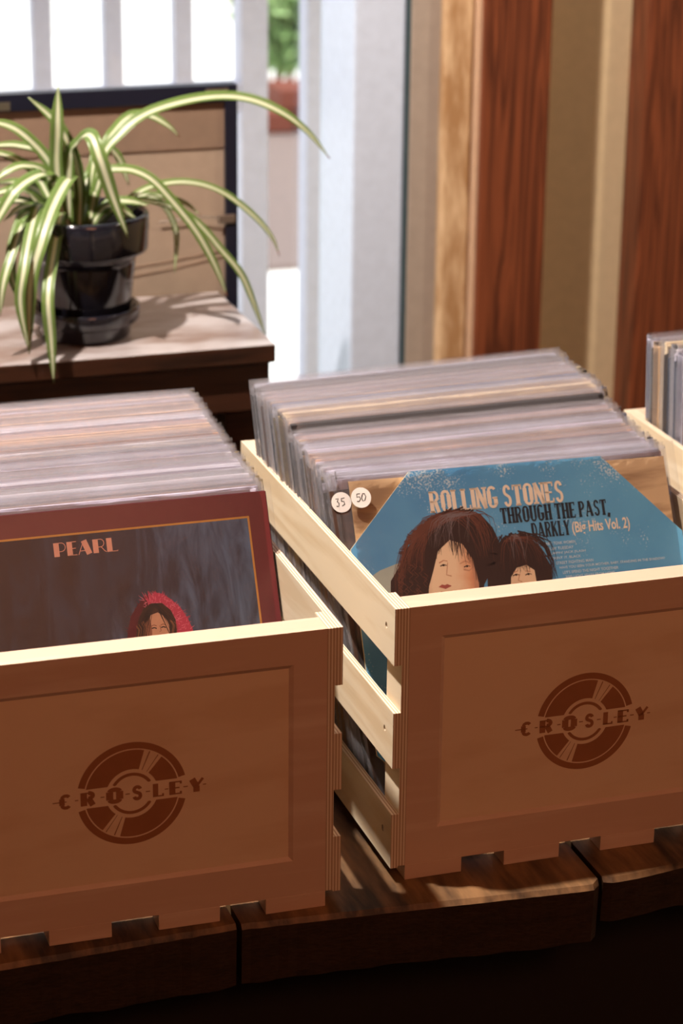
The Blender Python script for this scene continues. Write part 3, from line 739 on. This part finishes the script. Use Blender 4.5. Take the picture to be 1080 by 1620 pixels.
f = Flat(YF - .00016); f.poly([(-.0170, .185), (-.0129, .2105), (-.0063, .2186), (.003, .2204), (.0100, .215), (.0104, .2050), (.0069, .185)]); 
nt = SKB.node_tree; n = nt.nodes; b = n['Principled BSDF']; tc = n.new('ShaderNodeTexCoord'); sx = n.new('ShaderNodeSeparateXYZ'); nz = n.new('ShaderNodeTexNoise'); nz.inputs['Scale'].default_value = 90
ad = n.new('ShaderNodeMath'); ad.operation = 'MULTIPLY_ADD'; ad.inputs[1].default_value = .012
cr = n.new('ShaderNodeValToRGB'); mr = n.new('ShaderNodeMapRange'); mr.inputs['From Min'].default_value = -.092; mr.inputs['From Max'].default_value = -.034
e = cr.color_ramp.elements; e[0].position = 0; e[0].color = lin(206, 160, 122); e[1].position = 1; e[1].color = lin(186, 104, 70)
for p_, c_ in ((.2, (240, 208, 170)), (.6, (238, 204, 166)), (.82, (222, 160, 118))): q_ = e.new(p_); q_.color = lin(*c_)
nt.links.new(tc.outputs['Object'], sx.inputs[0]); nt.links.new(tc.outputs['Object'], nz.inputs['Vector']); nt.links.new(nz.outputs['Fac'], ad.inputs[0]); nt.links.new(sx.outputs[0], ad.inputs[2])
nt.links.new(ad.outputs[0], mr.inputs[0]); nt.links.new(mr.outputs[0], cr.inputs[0]); nt.links.new(cr.outputs[0], b.inputs['Base Color'])
f.done('printed_face', SK2, pb)
f = Flat(YF - .00019)
f.poly([(-.0500, .185), (-.0475, .2110), (-.0490, .2290), (-.0465, .2299), (-.0447, .2184), (-.0432, .2085), (-.0475, .185)])
f.stroke([(-.0700, .2290), (-.0715, .2225), (-.0725, .2180), (-.0680, .2165)], .0006, .0010)
f.stroke([(-.0780, .2292), (-.0735, .2312), (-.0700, .2302)], .0012, .0007); f.stroke([(-.0590, .2268), (-.0535, .2290), (-.0488, .2262)], .0008, .0014)
f.stroke([(-.0560, .2215), (-.0510, .2200), (-.0475, .2222)], .0016, .0006)
f.stroke([(-.0045, .2125), (-.0065, .2070), (-.0030, .2055)], .0009); f.stroke([(-.010, .2145), (-.006, .2155)], .0009); f.stroke([(.001, .2150), (.006, .2140)], .0009)
f.stroke([(-.0800, .2035), (-.0750, .2022), (-.0690, .2030)], .0010)
f.done('face_shading', SKS, pb)
f = Flat(YF - .00022); f.poly([(-.0815, .2078), (-.0780, .2098), (-.0755, .2090), (-.0730, .2097), (-.0690, .2078), (-.0750, .2055)]); f.poly([(-.007, .199), (-.003, .2003), (.002, .199), (-.003, .1975)]); f.done('printed_lips', LIPS, pb)
f = Flat(YF - .00023)
for ex, ez in ((-.0742, .2268), (-.0525, .2240), (-.0078, .2122), (.0038, .2118)):
    f.stroke([(ex - .0030, ez - .0006), (ex, ez + .0008), (ex + .0030, ez - .0004)], .0010, .0006); f.stroke([(ex - .0009, ez), (ex + .0009, ez)], .0016)
# fringe and locks
def locks(f, n, root, ends, w, seed, bend=.0):
    rnd = random.Random(seed)
    for i in range(n):
        a = rnd.random(); k = a * (len(ends) - 1); j = min(int(k), len(ends) - 2); t = k - j
        e = (ends[j][0] * (1 - t) + ends[j + 1][0] * t + rnd.gauss(0, .0016), ends[j][1] * (1 - t) + ends[j + 1][1] * t + rnd.gauss(0, .002))
        r = (root[0] + rnd.gauss(0, .006), root[1] + rnd.gauss(0, .0015))
        m_ = ((r[0] + e[0]) / 2 + (e[0] - root[0]) * .28 + rnd.gauss(0, .001), (r[1] + e[1]) / 2 + .008 + bend)
        f.stroke([r, ((r[0] + m_[0]) / 2 + (m_[0] - r[0]) * .12, (r[1] + m_[1]) / 2 + .002), m_, ((m_[0] + e[0]) / 2 + (e[0] - root[0]) * .06, (m_[1] + e[1]) / 2), e], w, w * .15, dy=i * 1.5e-7)
locks(f, 90, (-.056, .2735), [(-.0925, .205), (-.091, .217), (-.0850, .2310), (-.077, .2395)], .0016, 1)
locks(f, 60, (-.056, .2735), [(-.0640, .2370), (-.056, .2350), (-.0475, .228), (-.0425, .212), (-.042, .203)], .0015, 2)
locks(f, 90, (-.004, .248), [(-.024, .196), (-.014, .214), (-.005, .2165), (.004, .217), (.012, .212), (.0200, .205), (.030, .206), (.028, .224)], .0014, 3)
for i in range(40):
    a = rad(random.uniform(5, 175)); f.stroke([(-.004 + .022 * math.cos(a), .222 + .018 * math.sin(a)), (-.004 + .031 * math.cos(a) + random.uniform(-.003, .003), .219 + .0275 * math.sin(a))], .0016, .0001)
for i in range(60):      # loose ends round the first head
    a = rad(random.uniform(20, 215)); rx_, rz_ = .049, .040
    c0, c1 = (-.068 + rx_ * .8 * math.cos(a), .233 + rz_ * .8 * math.sin(a)), (-.068 + rx_ * math.cos(a) * random.uniform(.94, 1.01), .232 + rz_ * math.sin(a) * random.uniform(.96, 1.02))
    f.stroke([c0, ((c0[0] + c1[0]) / 2 + random.gauss(0, .001), (c0[1] + c1[1]) / 2), (c1[0] + random.gauss(0, .0015), c1[1])], .0018, .0001, dy=.00001 + i * 1e-7)
f.done('hair_strands', HB, pb)
f = Flat(YF - .0003)
locks(f, 55, (-.056, .2725), [(-.122, .200), (-.112, .222), (-.100, .226), (-.093, .222)], .0007, 4)
locks(f, 60, (-.060, .2705), [(-.118, .210), (-.100, .240), (-.088, .252)], .0005, 14)
locks(f, 30, (-.054, .2725), [(-.040, .228), (-.030, .236), (-.026, .250)], .0007, 5)
locks(f, 25, (-.004, .246), [(-.026, .215), (.010, .222), (.022, .218)], .0005, 6)
for i in range(34):
    x0 = -.122 + random.random() * .030; z0 = .19 + random.random() * .035
    f.stroke([(x0, z0 + .006), (x0 + .003, z0 + .003), (x0 - .001, z0), (x0 + .002, z0 - .004)], .0006, .0003, dy=i * 2e-7)
f.done('hair_strands', HL, pb)
f = Flat(YF - .00033); locks(f, 26, (-.052, .2715), [(-.084, .246), (-.066, .244), (-.046, .246)], .0006, 8); locks(f, 10, (-.004, .247), [(.004, .226), (-.010, .228)], .0006, 9); f.done('hair_strands', HG, pb)
# brown card insert behind, in the same clear sleeve, with the price sticker on it
INS = wood('brown_card_insert', lin(150, 118, 86), lin(206, 174, 134), (6, 10, 30), .5, 3, 3, .4, .02)
bm = bmesh.new(); box(bm, -.1505, .1510, -YF + .0002, -YF + .0022, .0, .3100); obj('card_insert', bm, INS, pb)
PAPER = mat('white_sticker_paper', lin(236, 232, 226), .6); PEN = mat('black_pen', lin(20, 18, 18), .6)
def sticker(parent, cx, cz, y_, txt):
    s = Flat(y_); s.poly(arcpts(cx, cz, .0092, .0092, 0, 352.8, 49)); so = s.done('price_sticker', PAPER, parent)
    p = Flat(y_ - .00012)
    q = lambda pts: [(cx + a * .001, cz + b * .001) for a, b in pts]
    if txt == '50':
        p.stroke(q([(-.6, 3.6), (-3.6, 3.4), (-3.8, .6), (-1.6, 1.0), (-.6, -1.2), (-2.2, -3.4), (-4.2, -3.0)]), .0008)
        p.stroke(q([(1.4, 2.6), (.4, -.4), (1.2, -3.2), (3.2, -2.6), (4.4, .6), (3.4, 3.4), (1.2, 3.2)]), .0008)
    else:
        p.stroke(q([(-5, 3.4), (-2.4, 3.6), (-3.8, .8), (-2.2, -.6), (-2.8, -3.4), (-5.0, -3.0)]), .0008)
        p.stroke(q([(3.4, 3.6), (.4, 3.4), (.2, .8), (2.4, .6), (2.8, -2.0), (.2, -3.4)]), .0008)
    p.done('price_writing', PEN, so)
sticker(pb, -.1425, .2935, YF - .0030, '50')
sl = obj('plastic_sleeve', sleeve_bm(.0056, 17, .0095, True), SLEEVEF, pb, smooth=True, loc=(0, .0010, 0))
# the dark cover right behind it
dkr = record(I4, 0, .1580, .0585, .021, rad(29.6), -.03, 'dark brown', 'dark brown cover with a half hidden round price sticker, right behind the blue cover', None, .0030, dx=-.001, dz=-.004, roll=rad(-1.2), h=.304)
sticker(dkr, -.1478, .2925, -.0030, '35')

# ------------------------------------------------------------ bench, picture, plant
YB, ZB = .85, .228
bn = tag(empty('wooden_bench', (0, YB, FZ)), 'dark wooden bench by the window carrying the potted plant', 'bench')
zt = ZB - FZ
bm = B(-1.25, .141, 0, .249, zt - .022, zt)
for f_ in bm.faces: f_.material_index = 1 if f_.calc_center_median().z > zt - .001 else 0
obj('bench_top', bm, [BENCHW, BENCHLIT], bn, bevel=.002)
obj('apron', B(-1.22, .137, .012, .034, zt - .082, zt - .0225), BENCHW, bn, bevel=.002)
obj('apron', B(-1.22, .137, .215, .237, zt - .082, zt - .0225), BENCHW, bn, bevel=.002)
for x in (-1.2, .09):
    for y_ in (.035, .174): obj('leg', B(x, x + .04, y_, y_ + .04, 0, zt - .0225), BENCHW, bn, bevel=.002)

YP = 1.13
pf = tag(empty('picture_frame', (.0, YP, FZ)), 'back of a large framed picture, black frame and brown backing, standing behind the bench', 'picture frame')
zt2 = .478 - FZ; xr = .1755; xl = -.80; fw = .0155
bm = bmesh.new()
box(bm, xr - fw, xr, 0, .02, .0, zt2); box(bm, xl, xl + fw, 0, .02, 0, zt2); box(bm, xl + fw, xr - fw, 0, .02, zt2 - .021, zt2); box(bm, xl + fw, xr - fw, 0, .02, 0, .021)
obj('frame_border', bm, NAVY, pf, bevel=.001)
bd = obj('backing_board', B(xl + fw, xr - fw, .008, .014, .021, zt2 - .021), KRAFT, pf)
obj('backing_flap', B(xl + fw, xr - fw, .006, .008, zt2 - .078, zt2 - .021), KRAFT2, pf)
bm = bmesh.new(); box(bm, xr - .026, xr - .004, -.003, 0, .310 - FZ - .004, .310 - FZ + .007); h_ = obj('hanger_plate', bm, METAL, pf, bevel=.001)
bm = bmesh.new(); tube(bm, [(xr - .026, -.001, .3135 - FZ), (xr - .05, .001, .316 - FZ), (xr - .10, .003, .3115 - FZ)], .0009, 6); obj('hanging_wire', bm, METAL, pf)
bm = bmesh.new(); box(bm, xr - .040, xr - .012, -.0012, 0, zt2 - .0085, zt2 - .004); box(bm, -.14, -.105, -.0012, 0, zt2 - .019, zt2 - .009); obj('corner_brace', bm, METAL, pf)
bm = bmesh.new()
for (x0, z0, x1, z1) in ((.0, .252, .16, .27), (.03, .243, .158, .262)): tube(bm, [(x0, .0075, z0 - FZ), ((x0 + x1) / 2, .0078, (z0 + z1) / 2 - .002 - FZ), (x1, .0075, z1 - FZ)], .001, 5)
obj('paper_crease', bm, KRAFT2, pf)

PC = (-.060, .949)
pot = tag(empty('plant_pot', (PC[0], PC[1], ZB)), 'black glazed ceramic pot with thick rim and saucer, holding the spider plant', 'plant pot')
bm = bmesh.new()
lathe(bm, [(0, .018), (.046, .018), (.0495, .019), (.0515, .024), (.060, .088), (.0615, .098), (.066, .1005), (.0735, .103), (.0745, .106), (.0762, .140), (.0755, .1445), (.073, .1465), (.0705, .1455), (.069, .142), (.066, .110), (.06, .09), (0, .09)])
obj('pot_body', bm, POT, pot, smooth=True)
bm = bmesh.new()
lathe(bm, [(0, .0), (.046, .0), (.050, .001), (.0525, .005), (.0535, .016), (.055, .018), (.0605, .0195), (.0625, .022), (.0640, .034), (.0635, .037), (.0615, .038), (.059, .036), (.056, .020), (.05, .0165), (0, .0165)])
obj('saucer', bm, POT, pot, smooth=True)
bm = bmesh.new(); lathe(bm, [(0, .131), (.03, .132), (.0685, .130)]); obj('soil', bm, SOIL, pot)
LM = bpy.data.materials.new('variegated_leaf'); LM.use_nodes = True
nt = LM.node_tree; n = nt.nodes; b = n['Principled BSDF']; b.inputs['Roughness'].default_value = .32
uv = n.new('ShaderNodeUVMap'); uv.uv_map = 'UVMap'; sx = n.new('ShaderNodeSeparateXYZ'); nt.links.new(uv.outputs[0], sx.inputs[0])
cr = n.new('ShaderNodeValToRGB'); e = cr.color_ramp.elements
e[0].position = 0; e[0].color = lin(118, 144, 76); e[1].position = 1; e[1].color = lin(118, 144, 76)
for p_, c_ in ((.30, (114, 142, 74)), (.40, (226, 228, 198)), (.60, (230, 231, 204)), (.70, (114, 142, 74))): q_ = e.new(p_); q_.color = lin(*c_)
nt.links.new(sx.outputs[0], cr.inputs[0]); nt.links.new(cr.outputs[0], b.inputs['Base Color'])
try: b.inputs['Subsurface Weight'].default_value = .0
except Exception: pass
tr = n.new('ShaderNodeBsdfTranslucent'); ms = n.new('ShaderNodeMixShader'); ms.inputs[0].default_value = .3
nt.links.new(cr.outputs[0], tr.inputs[0]); out = [x for x in n if x.type == 'OUTPUT_MATERIAL'][0]
nt.links.new(b.outputs[0], ms.inputs[1]); nt.links.new(tr.outputs[0], ms.inputs[2]); nt.links.new(ms.outputs[0], out.inputs[0])
TIP = mat('dry_leaf_tip', lin(142, 92, 56), .7)
def spline(P, n):
    P = [Vector(p) for p in P]; Q = [P[0] * 2 - P[1]] + P + [P[-1] * 2 - P[-2]]; out = []
    for i in range(1, len(Q) - 2):
        for j in range(n):
            t = j / n; a, b, c, d = Q[i - 1], Q[i], Q[i + 1], Q[i + 2]
            out.append(.5 * ((2 * b) + (c - a) * t + (2 * a - 5 * b + 4 * c - d) * t * t + (3 * b - a - 3 * c + d) * t ** 3))
    out.append(P[-1]); return out
LEAVES = [[0.0106, [[-0.0553, 0.937, 0.355], [-0.0353, 0.9543, 0.4291], [-0.0114, 0.9597, 0.458], [0.0198, 0.965, 0.4786], [0.0659, 0.9703, 0.49], [0.1125, 0.9757, 0.4928], [0.1514, 0.979, 0.486], [0.1898, 0.979, 0.468], [0.2209, 0.979, 0.4426], [0.2462, 0.979, 0.412]]], [0.0106, [[-0.0552, 0.937, 0.355], [-0.0296, 0.9623, 0.4381], [-0.0113, 0.9757, 0.4615], [0.0092, 0.989, 0.4726], [0.0332, 0.999, 0.4697], [0.0541, 0.999, 0.4576], [0.0683, 0.999, 0.4436]]], [0.0127, [[-0.0843, 0.937, 0.355], [-0.091, 0.933, 0.4256], [-0.0916, 0.919, 0.4781], [-0.0896, 0.919, 0.5229]]], [0.0106, [[-0.0661, 0.937, 0.355], [-0.0628, 0.945, 0.4071], [-0.0727, 0.941, 0.4481], [-0.0916, 0.939, 0.4815], [-0.1193, 0.939, 0.5083]]], [0.0127, [[-0.0785, 0.937, 0.355], [-0.0779, 0.925, 0.4372], [-0.0716, 0.901, 0.465], [-0.0639, 0.877, 0.4747], [-0.0579, 0.859, 0.4527], [-0.0447, 0.859, 0.4098], [-0.0278, 0.859, 0.361]]], [0.0092, [[-0.0526, 0.949, 0.355], [-0.038, 0.9444, 0.4131], [-0.0132, 0.9399, 0.4221], [0.015, 0.9353, 0.412], [0.0394, 0.9307, 0.3859], [0.0684, 0.929, 0.3476], [0.0892, 0.929, 0.3089], [0.1057, 0.929, 0.2669]]], [0.0071, [[-0.0453, 0.949, 0.355], [0.001, 0.9559, 0.3865], [0.0327, 0.9627, 0.3965], [0.0722, 0.9696, 0.3958], [0.112, 0.9764, 0.3809], [0.1511, 0.979, 0.3501], [0.1745, 0.979, 0.3219], [0.1839, 0.979, 0.2982]]], [0.0071, [[-0.0453, 0.949, 0.355], [-0.0081, 0.949, 0.3826], [0.0402, 0.949, 0.3746], [0.0738, 0.949, 0.3539], [0.1039, 0.949, 0.3182], [0.1284, 0.949, 0.2862], [0.1461, 0.949, 0.2428], [0.1585, 0.949, 0.2069]]], [0.0064, [[-0.0553, 0.937, 0.355], [-0.009, 0.961, 0.3801], [0.0276, 0.973, 0.3828], [0.0667, 0.979, 0.3702], [0.0879, 0.979, 0.3532]]], [0.0092, [[-0.0526, 0.949, 0.355], [-0.0385, 0.973, 0.4292], [-0.021, 0.997, 0.4368], [-0.0021, 1.009, 0.4202], [0.0093, 1.009, 0.3875]]], [0.0141, [[-0.0721, 0.961, 0.355], [-0.078, 0.917, 0.4188], [-0.1032, 0.885, 0.402], [-0.1264, 0.853, 0.3666], [-0.1415, 0.849, 0.3187], [-0.1455, 0.849, 0.2396]]], [0.0106, [[-0.0757, 0.937, 0.355], [-0.0912, 0.9106, 0.3814], [-0.1096, 0.8722, 0.3467], [-0.1252, 0.8338, 0.3071], [-0.1242, 0.829, 0.2579], [-0.1228, 0.829, 0.2098]]], [0.0099, [[-0.0794, 0.961, 0.355], [-0.1132, 0.9138, 0.3935], [-0.1322, 0.8786, 0.3753], [-0.1489, 0.8434, 0.3384], [-0.1553, 0.839, 0.3008], [-0.1473, 0.839, 0.2454]]], [0.0106, [[-0.0771, 0.937, 0.355], [-0.0913, 0.949, 0.4224], [-0.1224, 0.949, 0.4635], [-0.1503, 0.949, 0.4791], [-0.1787, 0.949, 0.4769]]], [0.0085, [[-0.0771, 0.937, 0.355], [-0.0925, 0.9597, 0.4311], [-0.1262, 0.969, 0.4491], [-0.1692, 0.969, 0.4499]]], [0.0085, [[-0.0843, 0.937, 0.355], [-0.1065, 0.965, 0.4127], [-0.132, 0.979, 0.4331], [-0.1675, 0.979, 0.4458]]], [0.0085, [[-0.0771, 0.937, 0.355], [-0.1011, 0.937, 0.4203], [-0.1281, 0.925, 0.435], [-0.1507, 0.919, 0.4303], [-0.1761, 0.919, 0.4119]]], [0.0127, [[-0.0807, 0.937, 0.355], [-0.0955, 0.9303, 0.412], [-0.1082, 0.9117, 0.4273], [-0.1291, 0.893, 0.4266], [-0.1505, 0.879, 0.4153], [-0.1667, 0.879, 0.3916], [-0.1818, 0.879, 0.3642]]], [0.0099, [[-0.0794, 0.961, 0.355], [-0.1209, 0.933, 0.3899], [-0.1519, 0.919, 0.3976], [-0.1805, 0.919, 0.3907]]], [0.0085, [[-0.0844, 0.937, 0.355], [-0.1281, 0.917, 0.3772], [-0.1532, 0.885, 0.3466], [-0.168, 0.869, 0.3156], [-0.1728, 0.869, 0.2799]]], [0.0092, [[-0.0856, 0.949, 0.355], [-0.1263, 0.925, 0.3826], [-0.1483, 0.901, 0.3569], [-0.1547, 0.889, 0.3242], [-0.1474, 0.889, 0.2874]]], [0.0099, [[-0.0574, 0.961, 0.355], [-0.0575, 0.965, 0.388], [-0.0412, 0.979, 0.4135], [-0.0293, 0.979, 0.4458]]], [0.0099, [[-0.0721, 0.961, 0.355], [-0.0813, 0.949, 0.3928], [-0.0865, 0.949, 0.4149], [-0.0944, 0.949, 0.4405]]], [0.0085, [[-0.0553, 0.937, 0.355], [-0.0315, 0.9437, 0.3822], [-0.0068, 0.939, 0.3847], [0.0154, 0.939, 0.3782]]], [0.0085, [[-0.0553, 0.937, 0.355], [-0.0389, 0.9277, 0.3818], [-0.0249, 0.909, 0.3835], [-0.0069, 0.909, 0.3715]]], [0.0049, [[-0.0232, 0.949, 0.355], [0.0199, 0.957, 0.3837], [0.0419, 0.965, 0.3673], [0.0553, 0.969, 0.3356], [0.0524, 0.969, 0.2889]]], [0.0092, [[-0.0892, 0.949, 0.355], [-0.1216, 0.9277, 0.3997], [-0.1462, 0.909, 0.4122], [-0.1746, 0.909, 0.4068]]], [0.0092, [[-0.0819, 0.949, 0.355], [-0.0978, 0.9757, 0.3881], [-0.1184, 0.999, 0.3991], [-0.1512, 0.999, 0.401]]], [0.0078, [[-0.0831, 0.961, 0.355], [-0.1169, 0.917, 0.3902], [-0.1436, 0.889, 0.395], [-0.1617, 0.889, 0.3819]]], [0.0085, [[-0.0662, 0.937, 0.355], [-0.0473, 0.9703, 0.3936], [-0.0314, 0.989, 0.4169], [-0.0199, 0.989, 0.4324]]], [0.0099, [[-0.0648, 0.961, 0.355], [-0.0724, 0.9383, 0.4018], [-0.0787, 0.929, 0.4293], [-0.0837, 0.929, 0.4582]]]]
spider = tag(empty('spider_plant', (PC[0], PC[1], ZB + .131)), 'spider plant with long arching green and cream striped leaves in the black pot', 'plant')
org = Vector((PC[0], PC[1], ZB + .131))
for li, (w, P) in enumerate(LEAVES):
    S = spline(P, 7); N = len(S); bm = bmesh.new(); uvl = bm.loops.layers.uv.new('UVMap'); rows = []
    tot = sum((S[i + 1] - S[i]).length for i in range(N - 1)); acc = 0
    for i, p in enumerate(S):
        if i: acc += (p - S[i - 1]).length
        k = acc / tot
        t = (S[min(i + 1, N - 1)] - S[max(i - 1, 0)]).normalized()
        nr = Vector((-.30, -.62, .72)).normalized()
        side = t.cross(nr).normalized(); up = side.cross(t).normalized()
        ww = w * 1.28 * (.62 + .38 * min(1, k * 3)) * (1 if k < .7 else max(.06, 1 - ((k - .7) / .3) ** 1.8))
        row = []
        for a in (-1, -.55, 0, .55, 1):
            row.append(bm.verts.new(p - org + side * a * ww / 2 + up * (abs(a) ** 1.3 - .4) * ww * .22))
        rows.append((row, k))
    for (r0, k0), (r1, k1) in zip(rows, rows[1:]):
        for j in range(4):
            fc_ = bm.faces.new((r0[j], r0[j + 1], r1[j + 1], r1[j])); fc_.smooth = True
            fc_.material_index = 1 if k0 > .975 else 0
            for lp, uu in zip(fc_.loops, (j / 4, (j + 1) / 4, (j + 1) / 4, j / 4)): lp[uvl].uv = (uu, k0)
    me = bpy.data.meshes.new('leaf'); bm.to_mesh(me); bm.free(); me.materials.append(LM); me.materials.append(TIP)
    o = bpy.data.objects.new('leaf', me); COL.objects.link(o); o.parent = spider
    so = o.modifiers.new('thickness', 'SOLIDIFY'); so.thickness = .0005
